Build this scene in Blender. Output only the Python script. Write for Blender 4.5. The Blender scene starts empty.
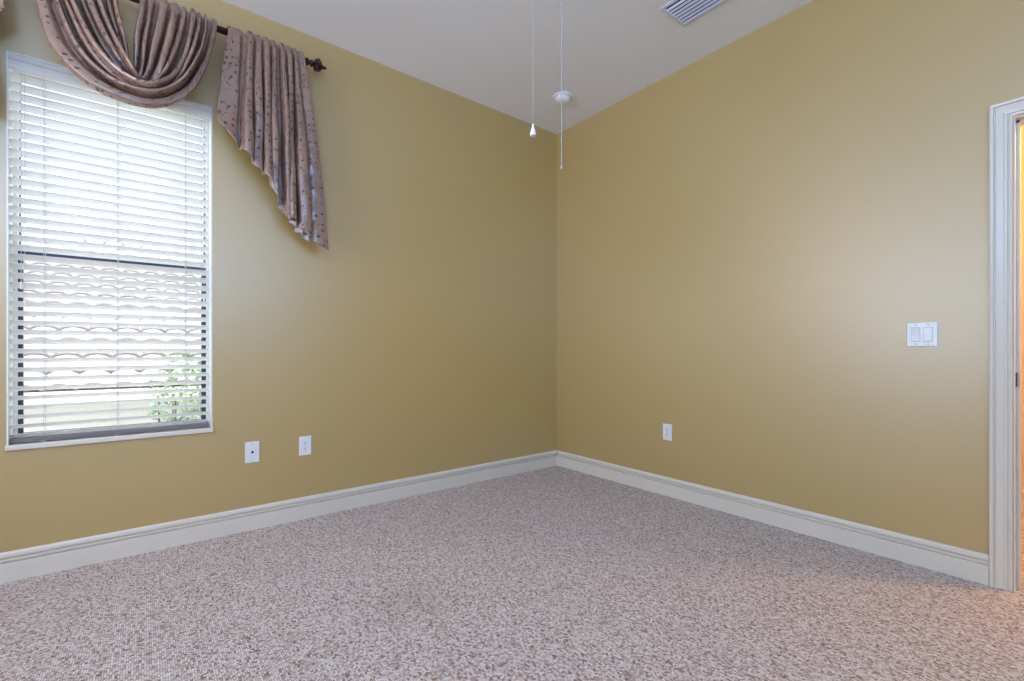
import bpy, bmesh, math, random
from mathutils import Vector, Matrix
PI = math.pi
random.seed(7)
SC = bpy.context.scene
COL = SC.collection

# ------------------------------------------------------------------ camera
F_PX, HOR, CAM_H = 462.9, 350.5, 1.0538
CAMX, CAMY = -2.9776, -3.0898
YAW = math.radians(38.449)
cd = bpy.data.cameras.new('camera')
cam = bpy.data.objects.new('camera', cd)
COL.objects.link(cam)
cam.location = (CAMX, CAMY, CAM_H)
cam.rotation_euler = (PI / 2, 0, -YAW)
cd.sensor_width = 36.0
cd.lens = F_PX / 1024 * 36.0
cd.shift_y = (HOR - 340.5) / 1024
cd.clip_start = 0.02
cd.clip_end = 500
SC.camera = cam

# ------------------------------------------------------------------ view, world, daylight
SC.view_settings.view_transform = 'Standard'
SC.view_settings.look = 'None'
SC.view_settings.gamma = 1.0
SC.view_settings.use_curve_mapping = False
SC.view_settings.exposure = 0.0

W = bpy.data.worlds.new('world')
SC.world = W
W.use_nodes = True
wn = W.node_tree
bg = wn.nodes['Background']
sky = wn.nodes.new('ShaderNodeTexSky')
sky.sky_type = 'NISHITA'
sky.sun_disc = False
sky.sun_elevation = math.radians(50)
sky.sun_rotation = math.radians(200)
sky.air_density = 1.0
sky.dust_density = 3.0
hz = wn.nodes.new('ShaderNodeMix')          # bright hazy day: sky washed towards white
hz.data_type = 'RGBA'
hz.inputs[0].default_value = 0.55
hz.inputs[7].default_value = (2.6, 2.6, 2.6, 1)
wn.links.new(sky.outputs[0], hz.inputs[6])
wn.links.new(hz.outputs[2], bg.inputs[0])
bg.inputs[1].default_value = 1.15


def area(name, loc, direction, sx, sy, power, color, spread=180):
    l = bpy.data.lights.new(name, 'AREA')
    l.shape = 'RECTANGLE'
    l.size, l.size_y = sx, sy
    l.energy = power
    l.color = color
    l.spread = math.radians(spread)
    o = bpy.data.objects.new(name, l)
    COL.objects.link(o)
    o.location = loc
    o.rotation_euler = Vector(direction).to_track_quat('-Z', 'Y').to_euler()
    return o


H = 3.048            # ceiling height
X0, Y0 = -4.75, -4.55  # unseen sides of the room
# lamps out of view for daylight from windows inferred behind and beside the camera
# (bright ground outside throws much of it upward, so the panels lean up)
area('warm_fill_side_far', (X0 - .60, -3.3, 1.35), (1, 0, 1.0), 1.0, 1.0, 12, (1.0, 0.60, 0.40))  # warm fill added outside the side wall, no real lamp there
area('daylight_side_mid', (X0 - .62, -1.9, 1.6), (1, 0, 0.9), 1.3, 1.3, 84, (0.53, 0.70, 0.98))
area('daylight_side_near', (X0 - .35, -0.8, 2.1), (1, 0, 0.2), 0.7, 1.3, 20, (1.0, 0.78, 0.70))
area('daylight_back', (-2.2, Y0 + .045, 2.1), (0, 1, 0), 1.4, 0.8, 36, (0.28, 0.56, 1.0))
area('sheen_fill_back_high', (-4.1, Y0 + .05, 2.65), (0, 1, 0), 1.0, 0.6, 52, (0.30, 0.52, 1.0))  # blue fill added for the sheen on the upper window wall
# daylight arriving at the visible window, just outside its glass line and above the view
# (the sky itself does this; no extra lamp)
hl = bpy.data.lights.new('hall_lamp', 'POINT')
hl.energy = 70
hl.color = (1.0, 0.64, 0.28)
hl.shadow_soft_size = 0.12
ho = bpy.data.objects.new('hall_lamp', hl)
COL.objects.link(ho)
ho.location = (0.75, -3.75, 2.3)


# ------------------------------------------------------------------ node helpers
def srgb(r, g, b):
    def f(c):
        c /= 255.0
        return c / 12.92 if c <= 0.04045 else ((c + 0.055) / 1.055) ** 2.4
    return (f(r), f(g), f(b), 1.0)


def mat(name, color, rough=0.5, spec=0.5, metal=0.0):
    m = bpy.data.materials.new(name)
    m.use_nodes = True
    p = m.node_tree.nodes['Principled BSDF']
    p.inputs['Base Color'].default_value = color
    p.inputs['Roughness'].default_value = rough
    p.inputs['Specular IOR Level'].default_value = spec
    p.inputs['Metallic'].default_value = metal
    return m


class N:
    def __init__(s, m):
        s.t = m.node_tree
        s.p = s.t.nodes.get('Principled BSDF')

    def new(s, typ, **kw):
        n = s.t.nodes.new(typ)
        for k, v in kw.items():
            setattr(n, k, v)
        return n

    def link(s, a, b):
        s.t.links.new(a, b)

    def math(s, op, a, b=None, c=None):
        n = s.new('ShaderNodeMath', operation=op)
        for i, v in enumerate((a, b, c)):
            if v is None:
                continue
            if isinstance(v, (int, float)):
                n.inputs[i].default_value = v
            else:
                s.link(v, n.inputs[i])
        return n.outputs[0]

    def mix(s, fac, a, b):
        n = s.new('ShaderNodeMix', data_type='RGBA')
        for sock, v in ((n.inputs[0], fac), (n.inputs[6], a), (n.inputs[7], b)):
            if isinstance(v, (int, float)):
                sock.default_value = v
            elif isinstance(v, tuple):
                sock.default_value = v
            else:
                s.link(v, sock)
        return n.outputs[2]

    def bump(s, h, strength, dist):
        b = s.new('ShaderNodeBump')
        b.inputs['Strength'].default_value = strength
        b.inputs['Distance'].default_value = dist
        s.link(h, b.inputs['Height'])
        s.link(b.outputs[0], s.p.inputs['Normal'])


def noise(n, scale, detail=2.0, vec=None, rough=0.5):
    t = n.new('ShaderNodeTexNoise')
    t.inputs['Scale'].default_value = scale
    t.inputs['Detail'].default_value = detail
    t.inputs['Roughness'].default_value = rough
    if vec is not None:
        n.link(vec, t.inputs['Vector'])
    return t.outputs['Fac']


def wall_paint(name, color, rough=0.42, spec=0.5, bump=0.12):
    m = mat(name, color, rough, spec)
    n = N(m)
    tc = n.new('ShaderNodeTexCoord')
    f = noise(n, 90, 3, tc.outputs['Object'])
    n.bump(f, bump, 0.002)
    return m


M_WALL = wall_paint('gold_wall_paint', srgb(188, 159, 92), 0.5, 1.0)
M_WALL.node_tree.nodes['Principled BSDF'].inputs['Coat Weight'].default_value = 1.0
M_WALL.node_tree.nodes['Principled BSDF'].inputs['Coat IOR'].default_value = 1.9
M_WALL.node_tree.nodes['Principled BSDF'].inputs['Coat Roughness'].default_value = 0.38
M_HALL = wall_paint('hall_wall_paint', srgb(226, 206, 172))
M_CEIL = wall_paint('ceiling_paint', srgb(240, 240, 240), 0.75, 0.3, 0.35)
M_TRIM = mat('white_trim_paint', srgb(230, 222, 207), 0.3)
M_REVEAL = mat('white_reveal_paint', srgb(238, 240, 232), 0.5)
M_PLASTIC = mat('white_plastic', srgb(240, 240, 238), 0.3)
M_SLAT = mat('white_slat_vinyl', srgb(246, 246, 244), 0.35)
_t = M_SLAT.node_tree
_tl = _t.nodes.new('ShaderNodeBsdfTranslucent')
_tl.inputs[0].default_value = srgb(250, 248, 244)
_mx = _t.nodes.new('ShaderNodeMixShader')
_mx.inputs[0].default_value = 0.5
_t.links.new(_t.nodes['Principled BSDF'].outputs[0], _mx.inputs[1])
_t.links.new(_tl.outputs[0], _mx.inputs[2])
_t.links.new(_mx.outputs[0], _t.nodes['Material Output'].inputs[0])
M_RAIL = mat('shaded_bottom_rail', srgb(122, 116, 116), 0.4)  # grey paints in the shade on the rail's front face
M_CORD = mat('white_cord', srgb(205, 204, 204), 0.8)
M_CHAIN = mat('pale_chain_metal', srgb(168, 160, 154), 0.45, 0.5, 0.2)
M_FRAME = mat('dark_bronze_window_frame', srgb(62, 68, 82), 0.4)
M_BRONZE = mat('dark_bronze_metal', srgb(58, 34, 26), 0.38, 0.6, 0.35)
M_DARK = mat('dark_slot', srgb(22, 22, 24), 0.6)
M_DUCT = mat('vent_duct', srgb(40, 44, 60), 0.7)
M_VENT = mat('white_vent_metal', srgb(214, 218, 236), 0.35)
M_BRASS = mat('bronze_strike', srgb(92, 52, 28), 0.35, 0.5, 0.8)
M_STUCCO = wall_paint('pale_stucco', srgb(228, 230, 226), 0.9, 0.2, 0.5)
M_FANB = mat('white_fan_blade', srgb(235, 232, 226), 0.4)

# glass: clear with a faint mirror
M_GLASS = bpy.data.materials.new('window_glass')
M_GLASS.use_nodes = True
gt = M_GLASS.node_tree
gt.nodes.remove(gt.nodes['Principled BSDF'])
tr = gt.nodes.new('ShaderNodeBsdfTransparent')
gl = gt.nodes.new('ShaderNodeBsdfGlossy')
gl.inputs['Roughness'].default_value = 0.02
mx = gt.nodes.new('ShaderNodeMixShader')
mx.inputs[0].default_value = 0.05
gt.links.new(tr.outputs[0], mx.inputs[1])
gt.links.new(gl.outputs[0], mx.inputs[2])
gt.links.new(mx.outputs[0], gt.nodes['Material Output'].inputs[0])


def carpet_material():
    m = mat('speckled_berber_carpet', srgb(170, 150, 138), 0.95, 0.15)
    n = N(m)
    n.p.inputs['Sheen Weight'].default_value = 0.25
    n.p.inputs['Sheen Roughness'].default_value = 0.5
    tc = n.new('ShaderNodeTexCoord')
    sep = n.new('ShaderNodeSeparateXYZ')
    n.link(tc.outputs['Object'], sep.inputs[0])
    # loops: rows along y, 9 mm apart, staggered
    px, py = 0.0068, 0.0075
    row = n.math('FLOOR', n.math('DIVIDE', sep.outputs[0], px))
    stag = n.math('MULTIPLY', n.math('MODULO', n.math('ABSOLUTE', row), 2.0), 0.5)
    jit = n.math('MULTIPLY', noise(n, 55, 2, tc.outputs['Object']), 3.0)
    yy = n.math('ADD', n.math('ADD', n.math('DIVIDE', sep.outputs[1], py), stag), jit)
    cell = n.math('FLOOR', yy)
    fx = n.math('SUBTRACT', n.math('FRACT', n.math('DIVIDE', sep.outputs[0], px)), 0.5)
    fy = n.math('SUBTRACT', n.math('FRACT', yy), 0.5)
    d = n.math('SQRT', n.math('ADD', n.math('MULTIPLY', fx, fx), n.math('MULTIPLY', fy, fy)))
    comb = n.new('ShaderNodeCombineXYZ')
    n.link(row, comb.inputs[0])
    n.link(cell, comb.inputs[1])
    wnz = n.new('ShaderNodeTexWhiteNoise', noise_dimensions='2D')
    n.link(comb.outputs[0], wnz.inputs['Vector'])
    ramp = n.new('ShaderNodeValToRGB')
    cr = ramp.color_ramp
    cr.interpolation = 'CONSTANT'
    stops = [(0.0, (142, 112, 98)), (0.09, (192, 168, 152)), (0.27, (218, 200, 188)), (0.52, (234, 220, 210)),
             (0.78, (244, 234, 228)), (0.90, (192, 164, 144))]
    cr.elements[0].position = 0.0
    cr.elements[0].color = srgb(*stops[0][1])
    cr.elements[1].position = stops[1][0]
    cr.elements[1].color = srgb(*stops[1][1])
    for pos, c in stops[2:]:
        e = cr.elements.new(pos)
        e.color = srgb(*c)
    n.link(wnz.outputs['Value'], ramp.inputs[0])
    # gaps between loops are darker
    gap = n.new('ShaderNodeMapRange')
    gap.inputs['From Min'].default_value = 0.40
    gap.inputs['From Max'].default_value = 0.60
    n.link(d, gap.inputs['Value'])
    col = n.mix(n.math('MULTIPLY', gap.outputs[0], 0.70), ramp.outputs[0], srgb(112, 90, 80))
    # faint worn mark in the middle of the floor
    vd = n.new('ShaderNodeVectorMath', operation='DISTANCE')
    n.link(tc.outputs['Object'], vd.inputs[0])
    vd.inputs[1].default_value = (-2.08, -1.30, 0)
    mk = n.new('ShaderNodeMapRange')
    mk.inputs['From Min'].default_value = 0.26
    mk.inputs['From Max'].default_value = 0.02
    wob = n.math('MULTIPLY_ADD', noise(n, 7, 2, tc.outputs['Object']), 0.25, -0.125)
    n.link(n.math('ADD', vd.outputs['Value'], wob), mk.inputs['Value'])
    col = n.mix(n.math('MULTIPLY', mk.outputs[0], 0.20), col, srgb(140, 112, 82))
    n.link(col, n.p.inputs['Base Color'])
    hgt = n.math('SUBTRACT', 1.0, n.math('MULTIPLY', d, 1.6))
    n.bump(hgt, 0.7, 0.004)
    return m


M_CARPET = carpet_material()


def fabric_material():
    m = mat('embroidered_satin', srgb(178, 152, 140), 0.30, 1.0)
    n = N(m)
    n.p.inputs['Coat Weight'].default_value = 0.25
    n.p.inputs['Coat Roughness'].default_value = 0.35
    uv = n.new('ShaderNodeUVMap')
    uv.uv_map = 'UVMap'
    V = uv.outputs[0]

    def vor(scale, seed):
        mp = n.new('ShaderNodeMapping')
        mp.inputs['Location'].default_value = (seed, seed * 0.7, 0)
        n.link(V, mp.inputs[0])
        v = n.new('ShaderNodeTexVoronoi', voronoi_dimensions='2D')
        v.inputs['Scale'].default_value = scale
        v.inputs['Randomness'].default_value = 0.85
        n.link(mp.outputs[0], v.inputs['Vector'])
        return v
    v1 = vor(30, 3.1)
    sepc = n.new('ShaderNodeSeparateColor')
    n.link(v1.outputs['Color'], sepc.inputs[0])
    size = n.math('MULTIPLY_ADD', sepc.outputs[1], 0.14, 0.10)
    dot = n.math('LESS_THAN', v1.outputs['Distance'], size)
    keep = n.math('LESS_THAN', sepc.outputs[0], 0.62)
    dot = n.math('MULTIPLY', dot, keep)
    # rings
    v2 = vor(17, 9.4)
    sep2 = n.new('ShaderNodeSeparateColor')
    n.link(v2.outputs['Color'], sep2.inputs[0])
    a = n.math('COMPARE', v2.outputs['Distance'], 0.11, 0.03)
    ring = n.math('MULTIPLY', a, n.math('LESS_THAN', sep2.outputs[0], 0.45))
    # vines: thin contours of a soft noise
    t = n.new('ShaderNodeTexNoise', noise_dimensions='2D')
    t.inputs['Scale'].default_value = 11
    t.inputs['Detail'].default_value = 1.0
    n.link(V, t.inputs['Vector'])
    vine = n.math('COMPARE', t.outputs['Fac'], 0.5, 0.007)
    t2 = n.new('ShaderNodeTexNoise', noise_dimensions='2D')
    t2.inputs['Scale'].default_value = 23
    n.link(V, t2.inputs['Vector'])
    vine = n.math('MULTIPLY', vine, n.math('GREATER_THAN', t2.outputs['Fac'], 0.46))
    base = n.mix(noise(n, 6, 2, V), srgb(130, 100, 84), srgb(158, 128, 110))
    c = n.mix(n.math('MULTIPLY', vine, 0.85), base, srgb(84, 48, 40))
    dcol = n.mix(n.math('GREATER_THAN', sepc.outputs[2], 0.55), srgb(26, 18, 22), srgb(96, 22, 26))
    c = n.mix(dot, c, dcol)
    c = n.mix(ring, c, srgb(108, 36, 42))
    n.link(c, n.p.inputs['Base Color'])
    rr = n.math('MULTIPLY_ADD', dot, 0.3, 0.28)
    n.link(rr, n.p.inputs['Roughness'])
    n.bump(n.math('ADD', noise(n, 9, 3, V), n.math('MULTIPLY', dot, 0.08)), 0.55, 0.03)
    return m


M_FABRIC = fabric_material()
M_LINING = mat('pale_satin_lining', srgb(196, 188, 190), 0.35, 0.8)


def tile_material():
    m = mat('clay_roof_tile', srgb(206, 190, 176), 0.85, 0.2)
    n = N(m)
    tc = n.new('ShaderNodeTexCoord')
    c = n.mix(noise(n, 3, 4, tc.outputs['Object']), srgb(176, 172, 170), srgb(206, 203, 200))
    n.link(c, n.p.inputs['Base Color'])
    return m


M_TILE = tile_material()
M_TILE_END = mat('shaded_tile_ends', srgb(168, 165, 162), 0.9, 0.1)  # darker tone paints in the shade under and inside the tile ends
M_LEAF = mat('green_leaves', srgb(150, 178, 140), 0.6)
M_STEM = mat('shrub_stem', srgb(96, 76, 58), 0.8)
M_GRASS = mat('side_yard_lawn', srgb(176, 182, 166), 0.9, 0.1)


# ------------------------------------------------------------------ object helpers
def empty(name, loc, label=None, cat=None, group=None, kind=None):
    o = bpy.data.objects.new(name, None)
    COL.objects.link(o)
    o.location = loc
    o.empty_display_size = 0.05
    return tag(o, label, cat, group, kind)


def tag(o, label=None, cat=None, group=None, kind=None):
    for k, v in (('label', label), ('category', cat), ('group', group), ('kind', kind)):
        if v:
            o[k] = v
    return o


def obj(name, bm, m, parent=None, smooth=False, bevel=0.0, loc=None):
    """Link a bmesh (world coordinates) as one mesh, origin at loc or at its parent."""
    me = bpy.data.meshes.new(name)
    bmesh.ops.recalc_face_normals(bm, faces=bm.faces)
    o = bpy.data.objects.new(name, me)
    COL.objects.link(o)
    org = Vector((0, 0, 0))
    if parent is not None:
        o.parent = parent
        q = parent
        while q is not None:
            org += q.location
            q = q.parent
    if loc is not None:
        o.location = Vector(loc) - org
        org = Vector(loc)
    bmesh.ops.translate(bm, verts=bm.verts, vec=-org)
    bm.to_mesh(me)
    bm.free()
    me.materials.append(m)
    if smooth:
        for p in me.polygons:
            p.use_smooth = True
    if bevel:
        b = o.modifiers.new('bevel', 'BEVEL')
        b.width = bevel
        b.segments = 2
        b.limit_method = 'ANGLE'
    return o


def box(bm, x0, x1, y0, y1, z0, z1, rot=None):
    vs = [Vector((x, y, z)) for x in (x0, x1) for y in (y0, y1) for z in (z0, z1)]
    if rot is not None:
        vs = [rot @ v for v in vs]
    v = [bm.verts.new(p) for p in vs]
    for f in ((0, 1, 3, 2), (4, 6, 7, 5), (0, 4, 5, 1), (2, 3, 7, 6), (0, 2, 6, 4), (1, 5, 7, 3)):
        bm.faces.new([v[i] for i in f])
    return v


def mbox(*a, **k):
    bm = bmesh.new()
    box(bm, *a, **k)
    return bm


def frame_basis(d):
    d = d.normalized()
    up = Vector((0, 0, 1)) if abs(d.z) < 0.9 else Vector((1, 0, 0))
    a = d.cross(up).normalized()
    return a, d.cross(a).normalized()


def tube(bm, pts, rads, seg=10, cap=True):
    pts = [Vector(p) for p in pts]
    if isinstance(rads, (int, float)):
        rads = [rads] * len(pts)
    rings = []
    a = None
    for i, p in enumerate(pts):
        d = pts[min(i + 1, len(pts) - 1)] - pts[max(i - 1, 0)]
        d.normalize()
        if a is None:
            a, b = frame_basis(d)
        else:
            a = (a - d * a.dot(d)).normalized()
            b = d.cross(a).normalized()
        rings.append([bm.verts.new(p + (a * math.cos(2 * PI * k / seg) + b * math.sin(2 * PI * k / seg)) * rads[i])
                      for k in range(seg)])
    for r0, r1 in zip(rings, rings[1:]):
        for k in range(seg):
            bm.faces.new((r0[k], r0[(k + 1) % seg], r1[(k + 1) % seg], r1[k]))
    if cap:
        bm.faces.new(rings[0][::-1])
        bm.faces.new(rings[-1])


def lathe(bm, prof, origin, axis, seg=32):
    """prof: (radius, distance along axis)."""
    o = Vector(origin)
    d = Vector(axis).normalized()
    a, b = frame_basis(d)
    rings = []
    for r, t in prof:
        if r < 1e-6:
            rings.append([bm.verts.new(o + d * t)])
        else:
            rings.append([bm.verts.new(o + d * t + (a * math.cos(2 * PI * k / seg) + b * math.sin(2 * PI * k / seg)) * r)
                          for k in range(seg)])
    for r0, r1 in zip(rings, rings[1:]):
        if len(r0) == 1 and len(r1) == 1:
            continue
        for k in range(seg):
            k2 = (k + 1) % seg
            if len(r0) == 1:
                bm.faces.new((r0[0], r1[k2], r1[k]))
            elif len(r1) == 1:
                bm.faces.new((r0[k], r0[k2], r1[0]))
            else:
                bm.faces.new((r0[k], r0[k2], r1[k2], r1[k]))


def ball(bm, c, r, u=12, v=8, sx=1, sy=1, sz=1):
    m = Matrix.Translation(Vector(c)) @ Matrix.Diagonal((r * sx, r * sy, r * sz, 1))
    bmesh.ops.create_uvsphere(bm, u_segments=u, v_segments=v, radius=1.0, matrix=m)


def loft(bm, stations, closed_profile=True):
    """stations: lists of points of equal length; capped at both ends."""
    rings = [[bm.verts.new(p) for p in st] for st in stations]
    n = len(rings[0])
    for r0, r1 in zip(rings, rings[1:]):
        for k in range(n if closed_profile else n - 1):
            bm.faces.new((r0[k], r0[(k + 1) % n], r1[(k + 1) % n], r1[k]))
    if closed_profile:
        bm.faces.new(rings[0][::-1])
        bm.faces.new(rings[-1])


# ------------------------------------------------------------------ room shell
WT = 0.20
WX0, WX1, WZ0, WZ1 = -3.471, -2.679, 0.60, 2.424     # the visible window opening
DY0, DY1, DZ = -2.868, -3.68, 2.075                  # doorway opening in the right wall
DWT = 0.13

tag(obj('floor', mbox(X0 - .2, 2.3, Y0 - .2, WT, -0.12, 0), M_CARPET), kind='structure')
tag(obj('ceiling', mbox(X0 - .2, 2.3, Y0 - .2, WT, H, H + 0.12), M_CEIL), kind='structure')

bm = bmesh.new()   # wall with the window
box(bm, X0 - WT, WX0, 0, WT, 0, H)
box(bm, WX1, DWT, 0, WT, 0, H)
box(bm, WX0, WX1, 0, WT, 0, WZ0)
box(bm, WX0, WX1, 0, WT, WZ1, H)
tag(obj('wall_left', bm, M_WALL), kind='structure')

bm = bmesh.new()   # wall with the doorway
box(bm, 0, DWT, DY0, 0, 0, H)
box(bm, 0, DWT, Y0 - WT, DY1, 0, H)
box(bm, 0, DWT, DY1, DY0, DZ, H)
tag(obj('wall_right', bm, M_WALL), kind='structure')

# behind the camera and on the far side: no window is cut in the back wall
tag(obj('wall_back', mbox(X0 - WT, 0, Y0 - WT, Y0, 0, H), M_WALL), kind='structure')
bm = bmesh.new()   # far side: a long window bank with an added light-blocking shell beyond
SW0, SW1, SZ0, SZ1 = -3.95, -0.35, 0.75, 2.92
box(bm, X0 - .12, X0, Y0, SW0, 0, H)
box(bm, X0 - .12, X0, SW1, 0, 0, H)
box(bm, X0 - .12, X0, SW0, SW1, 0, SZ0)
box(bm, X0 - .12, X0, SW0, SW1, SZ1, H)
tag(obj('wall_side', bm, M_WALL), kind='structure')
bm = bmesh.new()  # unseen shell added to keep sky light out of the side opening
box(bm, X0 - 1.5, X0 - 1.4, Y0, WT, 0, H + .12)
box(bm, X0 - 1.4, X0 - .12, Y0, Y0 + .1, 0, H + .12)
box(bm, X0 - 1.4, X0 - .12, 0.02, WT, 0, H + .12)
box(bm, X0 - 1.4, X0 - .12, Y0 + .1, .02, H, H + .12)
box(bm, X0 - 1.4, X0 - .12, Y0 + .1, .02, -.12, 0)
tag(obj('wall_sky_block', bm, M_STUCCO), kind='structure')


def bank(name, origin, bars):
    w = empty(name, origin, kind='structure')
    bm = bmesh.new()
    for b in bars:
        box(bm, *b)
    obj('window_frame', bm, M_TRIM, w, bevel=.003)


fx0, fx1 = X0 - .11, X0 + .012
bank('window_2', (X0, (SW0 + SW1) / 2, SZ0),
     [(fx0, fx1, SW0, SW1, SZ0, SZ0 + .04), (fx0, fx1, SW0, SW1, SZ1 - .04, SZ1)] +
     [(fx0, fx1, y - .025, y + .025, SZ0 + .04, SZ1 - .04) for y in (SW0 + .025, -2.68, -1.18, SW1 - .025)])
for nm, (cx, cz, wx, wz) in (('added_window_3', (-2.2, 2.1, 1.4, .8)), ('added_window_4', (-4.1, 2.65, 1.0, .6))):  # frames added around the unseen back lamps, solid wall behind
    x0, x1, z0, z1 = cx - wx / 2, cx + wx / 2, cz - wz / 2, cz + wz / 2
    ya, yb = Y0, Y0 + .06
    bank(nm, (cx, Y0, z0), [(x0 - .06, x0, ya, yb, z0 - .06, z1 + .06), (x1, x1 + .06, ya, yb, z0 - .06, z1 + .06),
                            (x0, x1, ya, yb, z0 - .06, z0), (x0, x1, ya, yb, z1, z1 + .06), (x0, x1, ya, yb - .02, cz - .015, cz + .015)])

# the hall beyond the doorway
bm = bmesh.new()
box(bm, 1.55, 1.67, Y0 - .2, WT, 0, H)
box(bm, DWT, 1.55, -2.2, -2.08, 0, H)
box(bm, DWT, 1.55, Y0 - .2, Y0 - .08, 0, H)
tag(obj('wall_hall', bm, M_HALL), kind='structure')

# baseboards
BH = 0.135
BP = [(0, 0), (0.016, 0), (0.018, BH - .050), (0.0170, BH - .048), (0.0050, BH - .0475), (0.0050, BH - .0400), (0.0165, BH - .0395),
      (0.0165, BH - .031), (0.0030, BH - .0305), (0.0030, BH - .0220), (0.014, BH - .0215), (0.012, BH - .008), (0.009, BH - .002), (0.005, BH), (0, BH)]


def baseboard(name, a, b, nrm, parent=None, m=M_TRIM):
    """a, b: ends on the wall line; nrm: into the room."""
    bm = bmesh.new()
    a, b, nrm = Vector(a), Vector(b), Vector(nrm)
    loft(bm, [[e + nrm * o + Vector((0, 0, z)) for o, z in BP] for e in (a, b)])
    return tag(obj(name, bm, m), kind='structure')


baseboard('baseboard_left', (X0, 0, 0), (-0.0005, 0, 0), (0, -1, 0))
baseboard('baseboard_right', (0, -0.0165, 0), (0, -2.7935, 0), (-1, 0, 0))
baseboard('baseboard_hall', (1.55, Y0, 0), (1.55, -2.2, 0), (-1, 0, 0))

# ------------------------------------------------------------------ doorway: casing, jamb, stop, strike
door = empty('door_1', (0, -3.27, 0), kind='structure')
CP = [(0, 0), (0, .008), (.003, .011), (.009, .012), (.0105, .006), (.0135, .006), (.016, .0125), (.024, .0145), (.026, .009), (.029, .009),
      (.050, .016), (.0525, .009), (.0565, .009), (.058, .019), (.066, .021), (.070, .019), (.0715, .015), (.0715, 0)]


def casing(xf, sgn, name):
    y0, y1, z0 = DY0 + .002, DY1 - .002, DZ + .002
    bm = bmesh.new()
    loft(bm, [[(xf + sgn * n, y0 + s, 0) for s, n in CP],
              [(xf + sgn * n, y0 + s, z0 + s) for s, n in CP],
              [(xf + sgn * n, y1 - s, z0 + s) for s, n in CP],
              [(xf + sgn * n, y1 - s, 0) for s, n in CP]])
    return obj(name, bm, M_TRIM, door)


casing(0, -1, 'door_casing')
casing(DWT, 1, 'door_casing')
bm = bmesh.new()
JT = 0.006
box(bm, -0.002, DWT + .002, DY0 - JT, DY0, 0, DZ)
box(bm, -0.002, DWT + .002, DY1, DY1 + JT, 0, DZ)
box(bm, -0.002, DWT + .002, DY1 + JT, DY0 - JT, DZ - JT, DZ)
obj('door_jamb', bm, M_TRIM, door, bevel=.001)
bm = bmesh.new()
box(bm, 0.042, 0.078, DY0 - JT - .012, DY0 - JT, 0, DZ - JT)
box(bm, 0.042, 0.078, DY1 + JT, DY1 + JT + .012, 0, DZ - JT)
box(bm, 0.042, 0.078, DY1 + JT, DY0 - JT, DZ - JT - .012, DZ - JT)
obj('door_stop', bm, M_TRIM, door, bevel=.002)
bm = bmesh.new()
box(bm, 0.004, 0.040, DY0 - JT - .0035, DY0 - JT, 0.895, 0.957)
o = obj('strike_plate', bm, M_BRASS, door, bevel=.001)
o['label'] = 'dark bronze strike plate'

# ------------------------------------------------------------------ window
win = empty('window_1', ((WX0 + WX1) / 2, 0.1, WZ0), kind='structure')
bm = bmesh.new()
rt = 0.006
box(bm, WX0, WX0 + rt, 0.0, 0.12, WZ0 + .02, WZ1)
box(bm, WX1 - rt, WX1, 0.0, 0.12, WZ0 + .02, WZ1)
box(bm, WX0 + rt, WX1 - rt, 0.0, 0.12, WZ1 - rt, WZ1)
obj('window_reveal', bm, M_REVEAL, win)
obj('window_sill', mbox(WX0 - .004, WX1 + .004, -0.014, 0.12, WZ0 - .004, WZ0 + .020), M_TRIM, win, bevel=.004)
RAILZ = 1.519


def ring(bm, x0, x1, z0, z1, w, y0, y1, wb=None):
    wb = wb or w
    box(bm, x0, x0 + w, y0, y1, z0, z1)
    box(bm, x1 - w, x1, y0, y1, z0, z1)
    box(bm, x0 + w, x1 - w, y0, y1, z0, z0 + wb)
    box(bm, x0 + w, x1 - w, y0, y1, z1 - w, z1)


bm = bmesh.new()
ring(bm, WX0 + rt, WX1 - rt, WZ0 + .02, WZ1 - rt, 0.014, 0.105, 0.17)
obj('window_frame', bm, M_REVEAL, win, bevel=.002)
bm = bmesh.new()
ring(bm, WX0 + rt + .007, WX1 - rt - .012, WZ0 + .034, RAILZ + .018, 0.024, 0.108, 0.132, .024)
low = obj('lower_sash', bm, M_FRAME, win, bevel=.002)
bm = bmesh.new()
ring(bm, WX0 + rt + .008, WX1 - rt - .013, RAILZ - .012, WZ1 - rt - .014, 0.011, 0.136, 0.160)
upp = obj('upper_sash', bm, M_FRAME, win, bevel=.002)
obj('glass_pane', mbox(WX0 + .036, WX1 - .041, 0.118, 0.122, WZ0 + .057, RAILZ - .016), M_GLASS, low)
obj('glass_pane', mbox(WX0 + .024, WX1 - .029, 0.146, 0.150, RAILZ + .008, WZ1 - .040), M_GLASS, upp)

# ------------------------------------------------------------------ blind
blind = empty('venetian_blind', ((WX0 + WX1) / 2, 0.05, WZ0 + .021),
              'white wide slat venetian blind, slats tilted half open, inside the window opening', 'blind')
VP = [(0.006, 2.345), (-0.004, 2.345), (-0.008, 2.351), (-0.008, 2.357), (-0.004, 2.361), (-0.004, 2.393), (-0.010, 2.400), (-0.010, 2.406),
      (-0.014, 2.412), (-0.014, 2.421), (-0.010, 2.425), (0.006, 2.425)]
bm = bmesh.new()
loft(bm, [[(x, y, 2.346 + (z - 2.345) * .83) for y, z in VP] for x in (WX0 + .007, WX1 - .007)])
obj('valance', bm, M_SLAT, blind)
obj('headrail', mbox(WX0 + .012, WX1 - .012, 0.012, 0.068, 2.362, 2.415), M_SLAT, blind)
PITCH = 0.0440
TILT = math.radians(24)
SY = 0.040
zs = []
z = 2.3275
while z > WZ0 + .05:
    zs.append(z)
    z -= PITCH
bm = bmesh.new()
SX0, SX1 = WX0 + .0065, WX1 - .013
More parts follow.
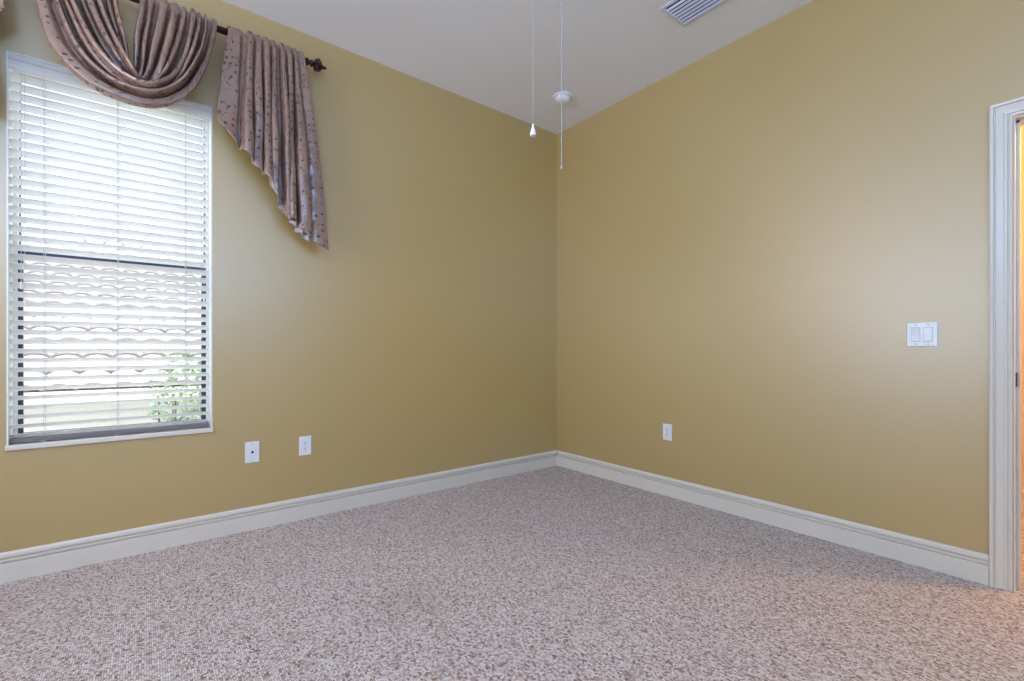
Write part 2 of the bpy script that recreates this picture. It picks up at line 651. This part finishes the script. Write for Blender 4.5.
for z in zs:
    prof = []
    hw, th = 0.0255, 0.0015
    for s in range(5):
        q = -hw + 2 * hw * s / 4
        c = 0.0012 * (1 - (q / hw) ** 2)
        prof.append((q, c + th))
    prof += [(q, t - 2 * th) for q, t in reversed(prof)]
    pts = []
    for q, t in prof:   # q<0 room side, which is the raised edge
        yy = q * math.cos(TILT) + t * math.sin(TILT)
        zz = -q * math.sin(TILT) + t * math.cos(TILT)
        pts.append((yy, zz))
    loft(bm, [[(x, SY + a, z + b) for a, b in pts] for x in (SX0, SX1)])
obj('slats', bm, M_SLAT, blind)
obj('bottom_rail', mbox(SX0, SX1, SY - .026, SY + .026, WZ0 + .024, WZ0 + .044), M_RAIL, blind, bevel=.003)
hcos = 0.0255 * math.cos(TILT) + 0.003
for cx in (-3.352, -3.085, -2.801):
    bm = bmesh.new()
    for yy in (SY - hcos, SY + hcos):
        tube(bm, [(cx, yy, 2.362), (cx, yy, WZ0 + .045)], 0.0011, 6)
    tube(bm, [(cx + .004, SY, 2.362), (cx + .004, SY, WZ0 + .045)], 0.0009, 6)
    for z in zs:
        tube(bm, [(cx, SY - hcos, z + .006), (cx, SY, z - .004), (cx, SY + hcos, z - .013)], 0.0006, 5, False)
    # button under the rail
    lathe(bm, [(0, 0), (.006, 0), (.006, .003), (0, .003)], (cx, SY - .024, WZ0 + .0215), (0, 0, 1), 12)
    obj('ladder_cord', bm, M_CORD, blind)
for cx, ends in ((-3.426, (1.375, 1.30)), (-2.728, (1.42, 1.36))):
    for k, ez in enumerate(ends):
        bm = bmesh.new()
        x = cx + .012 * k
        tube(bm, [(x, 0.012, 2.345), (x, 0.013, ez)], 0.0011, 6)
        c = obj('pull_cord', bm, M_CORD, blind)
        bm = bmesh.new()
        lathe(bm, [(0, 0), (.002, 0), (.0035, -.010), (.006, -.032), (.006, -.036), (0, -.037)], (x, 0.013, ez), (0, 0, 1), 12)
        obj('tassel', bm, M_SLAT, c, True)


# ------------------------------------------------------------------ drapery
RY, RZ, RR = -0.105, 2.814, 0.018      # rod line


def fw_ray(px, py):
    f = Vector((math.sin(YAW), math.cos(YAW), 0))
    r = Vector((math.cos(YAW), -math.sin(YAW), 0))
    v = f + r * ((px - 512) / F_PX)
    v.z = (HOR - py) / F_PX
    return v


def on_plane(px, py, y):
    """outline measured in the photo -> a point (x, z) in the drapery's own hanging plane."""
    v = fw_ray(px, py)
    t = (y - CAMY) / v.y
    return (CAMX + v.x * t, CAM_H + v.z * t)


def catmull(pts, t):
    n = len(pts) - 1
    s = min(max(t, 0), 1) * n
    i = min(int(s), n - 1)
    u = s - i
    p = [pts[max(i - 1, 0)], pts[i], pts[i + 1], pts[min(i + 2, n)]]
    out = []
    for k in range(len(pts[0])):
        a, b, c, d = (q[k] for q in p)
        out.append(0.5 * (2 * b + (c - a) * u + (2 * a - 5 * b + 4 * c - d) * u * u + (3 * b - a - 3 * c + d) * u ** 3))
    return out


def lerp(a, b, t):
    return a + (b - a) * t


def cloth(name, grid, parent=None, thick=0.0012, uvscale=1.0, uoff=0.0):
    """grid[i][j] points; UVs follow the cloth's own length."""
    bm = bmesh.new()
    uvl = bm.loops.layers.uv.new('UVMap')
    ni, nj = len(grid), len(grid[0])
    vs = [[bm.verts.new(p) for p in row] for row in grid]
    # arc length across (i) measured on a middle row, along (j) on every strand
    mid = nj // 2
    us = [0.0]
    for i in range(1, ni):
        us.append(us[-1] + (Vector(grid[i][mid]) - Vector(grid[i - 1][mid])).length)
    wv = []
    for i in range(ni):
        w = [0.0]
        for j in range(1, nj):
            w.append(w[-1] + (Vector(grid[i][j]) - Vector(grid[i][j - 1])).length)
        wv.append(w)
    for i in range(ni - 1):
        for j in range(nj - 1):
            f = bm.faces.new((vs[i][j], vs[i + 1][j], vs[i + 1][j + 1], vs[i][j + 1]))
            for l, (a, b) in zip(f.loops, ((i, j), (i + 1, j), (i + 1, j + 1), (i, j + 1))):
                l[uvl].uv = (us[a] * uvscale + uoff, wv[a][b] * uvscale + uoff)
            f.smooth = True
    me = bpy.data.meshes.new(name)
    o = bpy.data.objects.new(name, me)
    COL.objects.link(o)
    loc = Vector(grid[ni // 2][0])
    bmesh.ops.translate(bm, verts=bm.verts, vec=-loc)
    o.location = loc
    bm.to_mesh(me)
    bm.free()
    me.materials.append(M_FABRIC)
    s = o.modifiers.new('thickness', 'SOLIDIFY')
    s.thickness = thick
    s.offset = 0
    return o


def pleat(c, sharp=0.55):
    """0 in the crease, 1 on the rounded ridge; c in pleat units."""
    return abs(math.sin(PI * c)) ** sharp


# swag: outer and inner folds measured from the photo, (px, py)
SW_OUT = [(22, -46), (36, 0), (53, 51), (95, 93), (150, 110), (187, 98), (205, 72), (214, 45), (217, 29)]
SW_M2 = [(50, -36), (60, 0), (84, 52), (118, 87), (150, 99), (177, 88), (194, 62), (201, 38), (203, 22)]
SW_M1 = [(84, -22), (90, 5), (107, 45), (127, 75), (145, 90), (158, 78), (167, 52), (173, 28), (176, 13)]
SW_IN = [(118, -14), (119, 12), (126, 42), (130, 68), (134, 81), (134, 66), (134, 42), (137, 20), (140, -2)]
SW = [SW_IN, SW_M1, SW_M2, SW_OUT]
SWW = [[on_plane(px, py, RY - .03) for px, py in c] for c in SW]
# creases in the swag, v measured from the innermost fold to the hem
CREASE = [0.0, 0.09, 0.17, 0.27, 0.38, 0.47, 0.57, 0.66, 0.76, 1.02]
HEIGHT = [0.060, 0.056, 0.086, 0.070, 0.058, 0.092, 0.062, 0.084, 0.050]
FLOOR = [0.0, 0.022, 0.0, 0.026, 0.022, 0.0, 0.028, 0.0, 0.006, 0.02]


def crease_at(v, cr, hs, fl):
    for k in range(len(cr) - 1):
        if v <= cr[k + 1] or k == len(cr) - 2:
            q = (v - cr[k]) / (cr[k + 1] - cr[k])
            q = min(max(q, 0), 1)
            lv = fl[k] if q < 0.5 else fl[k + 1]
            flat = 0.15 if lv < 0.008 else 0.02              # deep valleys lie open, shallow ones are pinched
            e = min(q, 1 - q)
            g = min(max((e - flat) / 0.26, 0), 1)
            g = math.sin(g * PI / 2) ** 1.2
            return lv + (hs[k] * (0.82 + 0.18 * math.sin(PI * q)) - lv) * g, q, k
    return 0, 0, 0


NI, NJ = 230, 90
grid = []
for i in range(NI + 1):
    v = i / NI
    row = []
    cols = [catmull([c[k] for c in SWW], v) for k in range(9)]
    rip, q, kk = crease_at(v, CREASE, HEIGHT, FLOOR)
    for j in range(NJ + 1):
        t = j / NJ
        x, z = catmull(cols, t)
        belly = math.sin(PI * t) ** 0.8
        wob = 0.3 * math.sin(9 * t + kk * 2.1) + 0.2 * math.sin(17 * t + kk)
        d = rip * (0.40 + 0.70 * belly) * (1 + wob * belly)
        # each fold leans over the crease below it, so the creases are undercut
        lean = (q - 0.5) * 0.030 * belly
        y = RY - 0.022 - d - 0.030 * belly * (0.3 + 0.7 * v)
        cxv, czv = -3.03, 2.75
        x += 0.004 * math.sin(31 * v + 6 * t) * belly
        z -= lean
        row.append((x, y, z))
    # over the rod and down behind it, both ends
    def over(p, sgn):
        x, y, z = p
        out = []
        for a in (20, 60, 100, 140, 180):
            r = math.radians(a)
            out.append((x, RY - (RR + .010) * math.cos(r), RZ + (RR + .009 + 0.35 * rip) * math.sin(r)))
        out.append((x, RY + RR + .012, RZ - .05))
        return out
    st = over(row[0], 1)
    en = over(row[-1], 1)
    row = st[::-1] + row[1:-1] + en
    grid.append(row)
swag = cloth('curtain_swag', grid)
tag(swag, 'taupe satin swag draped in a deep V over the rod above the window', 'curtain', 'embroidered satin valance pieces')


# tails
def tail(name, top, hem, creases, heights, mirror=None, bulge=0.0, uoff=0.0):
    if mirror is None:
        tw = [on_plane(px, py, RY - .02)[0] for px, py in top]
        hw = [on_plane(px, py, RY - .02) for px, py in hem]
    else:
        tw, hw = top, hem
    ni, nj = 260, 46
    g = []
    for i in range(ni + 1):
        u = i / ni
        # top position
        s = u * (len(tw) - 1)
        a = min(int(s), len(tw) - 2)
        xt = lerp(tw[a], tw[a + 1], s - a)
        s = u * (len(hw) - 1)
        a = min(int(s), len(hw) - 2)
        fr = s - a
        xh, zh = lerp(hw[a][0], hw[a + 1][0], fr), lerp(hw[a][1], hw[a + 1][1], fr)
        rip, q, kk = crease_at(u, creases, heights, T_FL)
        row = []
        for r0 in (180, 140, 100, 60, 20):
            r = math.radians(r0)
            row.append((xt, RY - (RR + .008) * math.cos(r), RZ + (RR + .009 + 0.3 * rip) * math.sin(r)))
        row = [(xt, RY + RR + .012, RZ - .06)] + row
        for j in range(1, nj + 1):
            t = j / nj
            w = 1 - (1 - t) ** 1.35
            x = lerp(xt, xh, w)
            z = lerp(RZ - 0.004, zh, t)
            d = rip * (0.42 + 0.6 * t) * (1 + 0.18 * math.sin(7 * t + 2.3 * kk))
            x += 0.30 * rip * (q - 0.45) * t * 1.3 + 0.003 * math.sin(13 * t + 3 * kk) * t
            y = RY - 0.018 - d - bulge * math.sin(PI * t)
            row.append((x, y, z + 0.10 * rip * math.sin(5 * t)))
        g.append(row)
    return cloth(name, g, uoff=uoff)


T_TOP = [(228, 31), (240, 37), (247, 40), (256, 43), (265, 47), (273, 50), (281, 53), (290, 56), (297, 59), (304, 62)]
T_HEM = [(217, 121), (236, 145), (240, 151), (254, 168), (265, 179), (272, 193), (286, 222), (290, 220), (308, 241), (325, 251)]
T_CR = [-0.06, 0.20, 0.31, 0.41, 0.51, 0.62, 0.72, 0.81, 0.90, 1.04]
T_HT = [0.036, 0.092, 0.080, 0.090, 0.082, 0.100, 0.080, 0.086, 0.060]
T_FL = [0.02, 0.0, 0.036, 0.018, 0.040, 0.0, 0.040, 0.022, 0.040, 0.025]
t1 = tail('curtain_tail', T_TOP, T_HEM, T_CR, T_HT)
tag(t1, 'pleated satin curtain tail with slanted hem hanging beside the window under the rod finial', 'curtain',
    'embroidered satin valance pieces')
T2_TOP = [-3.475 - .055 * k for k in range(10)]
T2_HEM = [(-3.448, 2.53), (-3.52, 2.46), (-3.56, 2.30), (-3.466, 2.125), (-3.60, 2.14), (-3.70, 2.02), (-3.78, 1.90), (-3.86, 1.86), (-3.95, 1.74), (-4.03, 1.69)]
t2 = tail('curtain_tail', T2_TOP, T2_HEM, T_CR, T_HT, mirror=True, uoff=3.3)
# pale lining curling out below the hem of the near tail
lr = []
rl = random.Random(5)
for i in range(41):
    u = .70 + .25 * i / 40
    s = u * (len(T_HEM) - 1)
    a = min(int(s), len(T_HEM) - 2)
    px = lerp(T_HEM[a][0], T_HEM[a + 1][0], s - a)
    py = lerp(T_HEM[a][1], T_HEM[a + 1][1], s - a)
    x, z = on_plane(px, py, RY - .02)
    row = []
    amp = math.sin(PI * i / 40)
    for j in range(9):
        t = j / 8
        row.append((x - .010 * amp * math.sin(i * 1.1) * t, RY - .030 - .016 * amp * math.sin(i * .9) - .022 * math.sin(PI * t), z + .030 - .052 * t * amp - .004 * math.sin(i * 1.7)))
    lr.append(row)
lin = cloth('lining', lr)
lin.data.materials[0] = M_LINING
lin['label'] = 'pale grey lining curling out below the hem'
lin.parent = t1
lin.location = lin.location - t1.location
tag(t2, 'satin curtain tail at the left edge of the photo, only its inner edge showing', 'curtain',
    'embroidered satin valance pieces')

# rod, finials, brackets
rod = empty('curtain_rod', (-3.078, 0, RZ), 'dark bronze curtain rod with carved finial carrying the satin swag', 'curtain rod')
RXR = -2.205
RXL = 2 * -3.078 - RXR
bm = bmesh.new()
tube(bm, [(RXL, RY, RZ), (RXR, RY, RZ)], RR, 20)
obj('pole', bm, M_BRONZE, rod, True)
for sx, x0 in ((1, RXR), (-1, RXL)):
    bm = bmesh.new()
    lathe(bm, [(0, 0), (.021, 0), (.023, .005), (.020, .010), (.012, .014), (.014, .020), (.021, .026), (.021, .032), (.010, .038), (.008, .044), (0, .046)],
          (x0, RY, RZ), (sx, 0, 0), 20)
    # open scroll cage: leaves curling round a centre
    for k in range(5):
        a = 2 * PI * k / 5 + .3
        ca, sa = math.cos(a), math.sin(a)
        pts, rad = [], []
        for s in range(15):
            t = s / 14
            ax = .038 + .060 * t + .006 * math.sin(2 * PI * t)
            rr = .006 + .026 * math.sin(PI * min(t * 1.08, 1)) ** .8
            b = a + 0.9 * t
            pts.append((x0 + sx * ax, RY + rr * math.cos(b), RZ + rr * math.sin(b)))
            rad.append(.0045 + .0045 * math.sin(PI * t))
        tube(bm, pts, rad, 8)
    for k in range(4):
        a = 2 * PI * k / 4 + .7
        ball(bm, (x0 + sx * .055, RY + .025 * math.cos(a), RZ + .025 * math.sin(a)), .011, 10, 8)
    ball(bm, (x0 + sx * .068, RY, RZ), .014, 12, 8)
    ball(bm, (x0 + sx * .102, RY, RZ), .012, 12, 8)
    ball(bm, (x0 + sx * .114, RY, RZ), .006, 8, 6)
    obj('finial', bm, M_BRONZE, rod, True)
for bx in (-2.235, -3.92):
    bm = bmesh.new()
    lathe(bm, [(0, 0), (.030, 0), (.030, .004), (.022, .008), (.010, .012), (.007, .020), (.007, .082), (0, .082)], (bx, -0.0005, RZ - .035), (0, -1, 0), 20)
    tube(bm, [(bx, -.072, RZ - .035), (bx, -.092, RZ - .034), (bx, -.105, RZ - .026), (bx, -.106, RZ - RR)], .007, 10)
    obj('bracket', bm, M_BRONZE, rod, True)


# ------------------------------------------------------------------ wall plates
def plate_box(bm, w, h, t):
    # pillowed plate: face at local +n
    loft(bm, [[(-w / 2, -h / 2, 0), (w / 2, -h / 2, 0), (w / 2, h / 2, 0), (-w / 2, h / 2, 0)],
              [(-w / 2, -h / 2, t * .5), (w / 2, -h / 2, t * .5), (w / 2, h / 2, t * .5), (-w / 2, h / 2, t * .5)],
              [(-w / 2 + .003, -h / 2 + .003, t), (w / 2 - .003, -h / 2 + .003, t), (w / 2 - .003, h / 2 - .003, t), (-w / 2 + .003, h / 2 - .003, t)]])


def local(bm, base, facing):
    """local (right, up, out) -> world, facing: outward normal."""
    n = Vector(facing)
    r = Vector((0, 0, 1)).cross(n)
    m = Matrix(((r.x, 0, n.x, base[0]), (r.y, 0, n.y, base[1]), (r.z, 1, n.z, base[2]), (0, 0, 0, 1)))
    bmesh.ops.transform(bm, matrix=m, verts=bm.verts)
    return bm


def screw(bm, x, y, t):
    lathe(bm, [(0, t), (.003, t), (.0026, t + .0008), (0, t + .0012)], (x, y, 0), (0, 0, 1), 12)


def outlet(base, facing, label):
    t = empty('electrical_outlet', base, label, 'outlet', 'electrical outlets low on the walls')
    bm = bmesh.new()
    plate_box(bm, .072, .118, .005)
    obj('cover_plate', local(bm, base, facing), M_PLASTIC, t)
    for s in (-1, 1):
        bm = bmesh.new()
        pts = []
        for k in range(28):
            a = 2 * PI * k / 28
            x, y = .0172 * math.cos(a), .0172 * math.sin(a)
            pts.append((x, max(min(y, .0135), -.0135) + s * .0195))
        loft(bm, [[(x, y, .004) for x, y in pts], [(x, y, .0068) for x, y in pts]])
        r = obj('receptacle', local(bm, base, facing), M_PLASTIC, t)
        bm = bmesh.new()
        cy = s * .0195
        box(bm, -.0078, -.0052, cy - .001, cy + .008, .0066, .0071)
        box(bm, .0052, .0078, cy, cy + .007, .0066, .0071)
        lathe(bm, [(0, .0066), (.0028, .0066), (.0028, .0071), (0, .0071)], (0, cy - .0075, 0), (0, 0, 1), 12)
        obj('socket_slots', local(bm, base, facing), M_DARK, r)
    bm = bmesh.new()
    screw(bm, 0, 0, .005)
    obj('screw', local(bm, base, facing), M_CHAIN, t)
    return t


outlet((-2.186, 0, 0.456), (0, -1, 0), 'white duplex outlet on the wall below the curtain tail, right of the coaxial plate')
outlet((0, -1.157, 0.461), (-1, 0, 0), 'small white outlet on the right wall above the baseboard')

base, facing = (-2.480, 0, 0.455), (0, -1, 0)
t = empty('coaxial_plate', base, 'white wall plate with one dark coaxial socket, nearest the window', 'wall plate')
bm = bmesh.new()
plate_box(bm, .074, .122, .005)
obj('cover_plate', local(bm, base, facing), M_PLASTIC, t)
bm = bmesh.new()
lathe(bm, [(0, .004), (.0075, .004), (.0075, .007), (.005, .007), (.005, .014), (.0035, .014), (.0035, .006), (0, .006)], (0, 0, 0), (0, 0, 1), 6)
obj('coaxial_socket', local(bm, base, facing), M_DARK, t)
for sy in (.048, -.048):
    bm = bmesh.new()
    screw(bm, 0, sy, .005)
    obj('screw', local(bm, base, facing), M_CHAIN, t)

base, facing = (0, -2.564, 1.132), (-1, 0, 0)
t = empty('light_switch', base, 'white double rocker light switch on the right wall beside the door casing', 'light switch')
bm = bmesh.new()
plate_box(bm, .116, .117, .006)
obj('cover_plate', local(bm, base, facing), M_PLASTIC, t)
for s in (-1, 1):
    bm = bmesh.new()
    cx = s * .023
    loft(bm, [[(cx - .0175, -.035, .0055), (cx + .0175, -.035, .0055), (cx + .0175, .035, .0055), (cx - .0175, .035, .0055)],
              [(cx - .0175, -.035, .0064), (cx + .0175, -.035, .0064), (cx + .0175, .035, .0064), (cx - .0175, .035, .0064)]])
    fr = obj('rocker_frame', local(bm, base, facing), mat('rocker_gap', srgb(168, 174, 184), .4) if s < 0 else bpy.data.materials['rocker_gap'], t)
    bm = bmesh.new()
    up = .0115 if s < 0 else .0085
    dn = .0075 if s < 0 else .0120
    loft(bm, [[(cx - .016, -.033, dn), (cx - .016, 0, .0085), (cx - .016, .033, up), (cx - .016, .033, .006), (cx - .016, -.033, .006)],
              [(cx + .016, -.033, dn), (cx + .016, 0, .0085), (cx + .016, .033, up), (cx + .016, .033, .006), (cx + .016, -.033, .006)]])
    obj('rocker', local(bm, base, facing), M_PLASTIC, t)
for sx in (-.023, .023):
    for sy in (-.0475, .0475):
        bm = bmesh.new()
        screw(bm, sx, sy, .006)
        obj('screw', local(bm, base, facing), M_CHAIN, t)

# ------------------------------------------------------------------ ceiling things
VX0, VX1, VY1, VY0 = -0.627, -0.385, -1.515, -1.90
t = empty('air_vent', ((VX0 + VX1) / 2, (VY0 + VY1) / 2, H), 'white louvred air vent in the ceiling above the right wall', 'air vent')
bm = bmesh.new()
fwid, dz = .022, .008
for (a, b, c, d) in ((VX0, VX1, VY1 - fwid, VY1), (VX0, VX1, VY0, VY0 + fwid), (VX0, VX0 + fwid, VY0 + fwid, VY1 - fwid), (VX1 - fwid, VX1, VY0 + fwid, VY1 - fwid)):
    box(bm, a, b, c, d, H - dz, H)
obj('vent_frame', bm, M_VENT, t, bevel=.003)
obj('duct_opening', mbox(VX0 + .02, VX1 - .02, VY0 + .02, VY1 - .02, H - .0015, H - .0003), M_DUCT, t)
nl = 7
for k in range(nl):
    cx = VX0 + fwid + (VX1 - VX0 - 2 * fwid) * (k + .5) / nl
    bm = bmesh.new()
    R = Matrix.Translation((cx, 0, H - .0135)) @ Matrix.Rotation(math.radians(42), 4, 'Y')
    box(bm, -.0068, .0068, VY0 + fwid, VY1 - fwid, -.0007, .0007, rot=R)
    obj('louvre', bm, M_VENT, t)

t = empty('smoke_detector', (-0.405, -0.490, H), 'round white smoke detector on the ceiling near the corner', 'smoke detector')
bm = bmesh.new()
lathe(bm, [(0, 0), (.075, 0), (.075, .006), (.070, .010), (0, .010)], (-0.405, -0.490, H), (0, 0, -1), 40)
obj('mounting_base', bm, M_PLASTIC, t, True)
bm = bmesh.new()
lathe(bm, [(0, .009), (.056, .009), (.058, .016), (.056, .030), (.050, .040), (.038, .047), (0, .049)], (-0.405, -0.490, H), (0, 0, -1), 40)
obj('cover_dome', bm, M_PLASTIC, t, True)

# the ceiling fan above the frame, which the chains hang from
FX, FY = -2.091, -2.134
fan = empty('ceiling_fan', (FX, FY, H), 'white ceiling fan above the two hanging pull chains', 'ceiling fan')
bm = bmesh.new()
lathe(bm, [(0, 0), (.065, 0), (.065, .02), (.045, .05), (.014, .06), (.014, .20), (.05, .215), (.10, .235), (.125, .27), (.125, .33), (.10, .365),
           (.06, .375), (.06, .415), (.05, .43), (0, .43)], (FX, FY, H), (0, 0, -1), 36)
obj('motor_housing', bm, M_FANB, fan, True)
for k in range(5):
    R = Matrix.Translation((FX, FY, H - .34)) @ Matrix.Rotation(2 * PI * k / 5 + .2, 4, 'Z') @ Matrix.Rotation(math.radians(12), 4, 'X')
    bm = bmesh.new()
    pts = [(.17, -.045), (.30, -.058), (.52, -.068), (.60, -.060), (.635, -.03), (.635, .03), (.60, .060), (.52, .068), (.30, .058), (.17, .045)]
    loft(bm, [[R @ Vector((x, y, -.003)) for x, y in pts], [R @ Vector((x, y, .003)) for x, y in pts]])
    bl = obj('blade', bm, M_FANB, fan)
    bm = bmesh.new()
    box(bm, .10, .22, -.016, .016, -.008, -.003, rot=R)
    obj('blade_arm', bm, M_FANB, bl)


def chain(px, py_end, depth, r, label, bell):
    v = fw_ray(px, py_end)
    p = Vector((CAMX, CAMY, CAM_H)) + v * depth
    ztop = H - .425
    t = empty('pull_chain', (p.x, p.y, p.z), label, 'pull chain', 'pull chains of the ceiling fan')
    bm = bmesh.new()
    zb = p.z + (.030 if bell else 0)
    n = int((ztop - zb) / .009)
    prof = [(0, 0)]
    for k in range(n):
        z = .009 * k
        prof += [(r * .55, z + .0005), (r, z + .003), (r, z + .006)]
    prof.append((0, .009 * n))
    lathe(bm, prof, (p.x, p.y, zb), (0, 0, 1), 7)
    obj('bead_chain', bm, M_CHAIN, t, True)
    bm = bmesh.new()
    if bell:
        lathe(bm, [(0, .034), (.0025, .033), (.003, .026), (.0055, .018), (.0085, .006), (.0085, .002), (.007, 0), (0, .001)], (p.x, p.y, p.z), (0, 0, 1), 16)
        obj('pull_bell', bm, M_PLASTIC, t, True)
    else:
        lathe(bm, [(0, 0), (.0030, .001), (.0034, .006), (.0030, .012), (0, .013)], (p.x, p.y, p.z - .006), (0, 0, 1), 10)
        obj('chain_end', bm, M_CHAIN, t, True)
    return p


chain(533, 136, 1.3, .0012, 'thin pull chain with a small white bell at its end', True)
chain(561.5, 168, 1.3, .0017, 'longer pale pull chain without a bell, hanging in front of the smoke detector', False)

# ------------------------------------------------------------------ outside the window
GZ = -3.0
tag(obj('side_yard', mbox(-40, 40, WT + .01, 60, GZ - .1, GZ), M_GRASS), kind='structure')
house = empty('neighbour_house', (-3, 7, GZ), 'pale house with a scalloped tile roof outside, seen through the blind', 'house')
EY, EZ, RYY, RZZ = 3.6, 0.62, 8.2, 3.05
bm = bmesh.new()
slope = math.atan2(RZZ - EZ, RYY - EY)
Ls = math.hypot(RZZ - EZ, RYY - EY)
TW, TL = 0.26, 0.36
nrow = int(Ls / TL)
HX0, HX1 = -9.0, 2.5
ncol = int((HX1 - HX0) / TW)
seg = 8
for r in range(nrow + 1):
    for half in (0,):
        s0, s1 = r * TL, (r + 1) * TL + .02
        prevs = None
        cols_ = []
        for k in range(ncol * seg + 1):
            x = HX0 + TW * k / seg
            ph = (k % (seg * 1)) / seg
            hgt = .055 * abs(math.sin(PI * k / seg)) ** .8
            pl = []
            for s, lift in ((s0, .050), (s0, .030), (s1, .0)):
                yy = EY + s * math.cos(slope) - (hgt + lift) * math.sin(slope)
                zz = EZ + s * math.sin(slope) + (hgt + lift) * math.cos(slope)
                pl.append((x, yy, zz))
            a = bm.verts.new(pl[0])
            b = bm.verts.new(pl[2])
            c = bm.verts.new((pl[1][0], pl[1][1] + .01, pl[1][2] - .012))
            cols_.append((a, b, c))
        for (a, b, c), (a2, b2, c2) in zip(cols_, cols_[1:]):
            bm.faces.new((a, a2, b2, b))
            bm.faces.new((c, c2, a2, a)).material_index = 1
tr_ = obj('tile_roof', bm, M_TILE, house)
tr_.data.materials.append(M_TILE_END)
bm = bmesh.new()
loft(bm, [[(x, EY + .12, EZ - .12), (x, EY + .12, EZ - .02), (x, RYY, RZZ - .02), (x, RYY + 4.6, EZ - .02), (x, RYY + 4.6, EZ - .12)] for x in (HX0 + .1, HX1 - .1)])
obj('roof_deck', bm, M_STUCCO, house)
obj('house_wall', mbox(HX0 + .5, HX1 - .5, EY + .6, RYY + 4, GZ, EZ - .11), M_STUCCO, house)
obj('gutter', mbox(HX0, HX1, EY - .06, EY + .10, EZ - .14, EZ + .01), M_TRIM, house, bevel=.02)

# shrub against the right part of the view
sh = empty('tall_shrub', (-2.62, 2.7, GZ), 'green leafy shrub outside, faint through the lower right of the blind', 'shrub')
bm = bmesh.new()
for k in range(6):
    a = k * 1.05
    tube(bm, [(-2.62 + .08 * math.cos(a), 2.7 + .08 * math.sin(a), GZ), (-2.62 + .2 * math.cos(a), 2.7 + .2 * math.sin(a), -1),
              (-2.62 + .25 * math.cos(a), 2.7 + .25 * math.sin(a), .6)], [.03, .02, .008], 6)
obj('stem', bm, M_STEM, sh)
bm = bmesh.new()
rnd = random.Random(3)
for k in range(2600):
    while True:
        p = Vector((rnd.uniform(-1, 1), rnd.uniform(-1, 1), rnd.uniform(-1, 1)))
        if .2 < p.length < 1:
            break
    c = Vector((-2.62 + p.x * .42, 2.7 + p.y * .5, -.2 + p.z * 1.35))
    d = Vector((rnd.uniform(-1, 1), rnd.uniform(-1, 1), rnd.uniform(-.6, 1))).normalized()
    a, b = frame_basis(d)
    L, w = rnd.uniform(.06, .10), .022
    vs = [bm.verts.new(q) for q in (c, c + d * L * .5 + a * w, c + d * L + b * .01, c + d * L * .5 - a * w)]
    bm.faces.new(vs)
obj('foliage', bm, M_LEAF, sh)
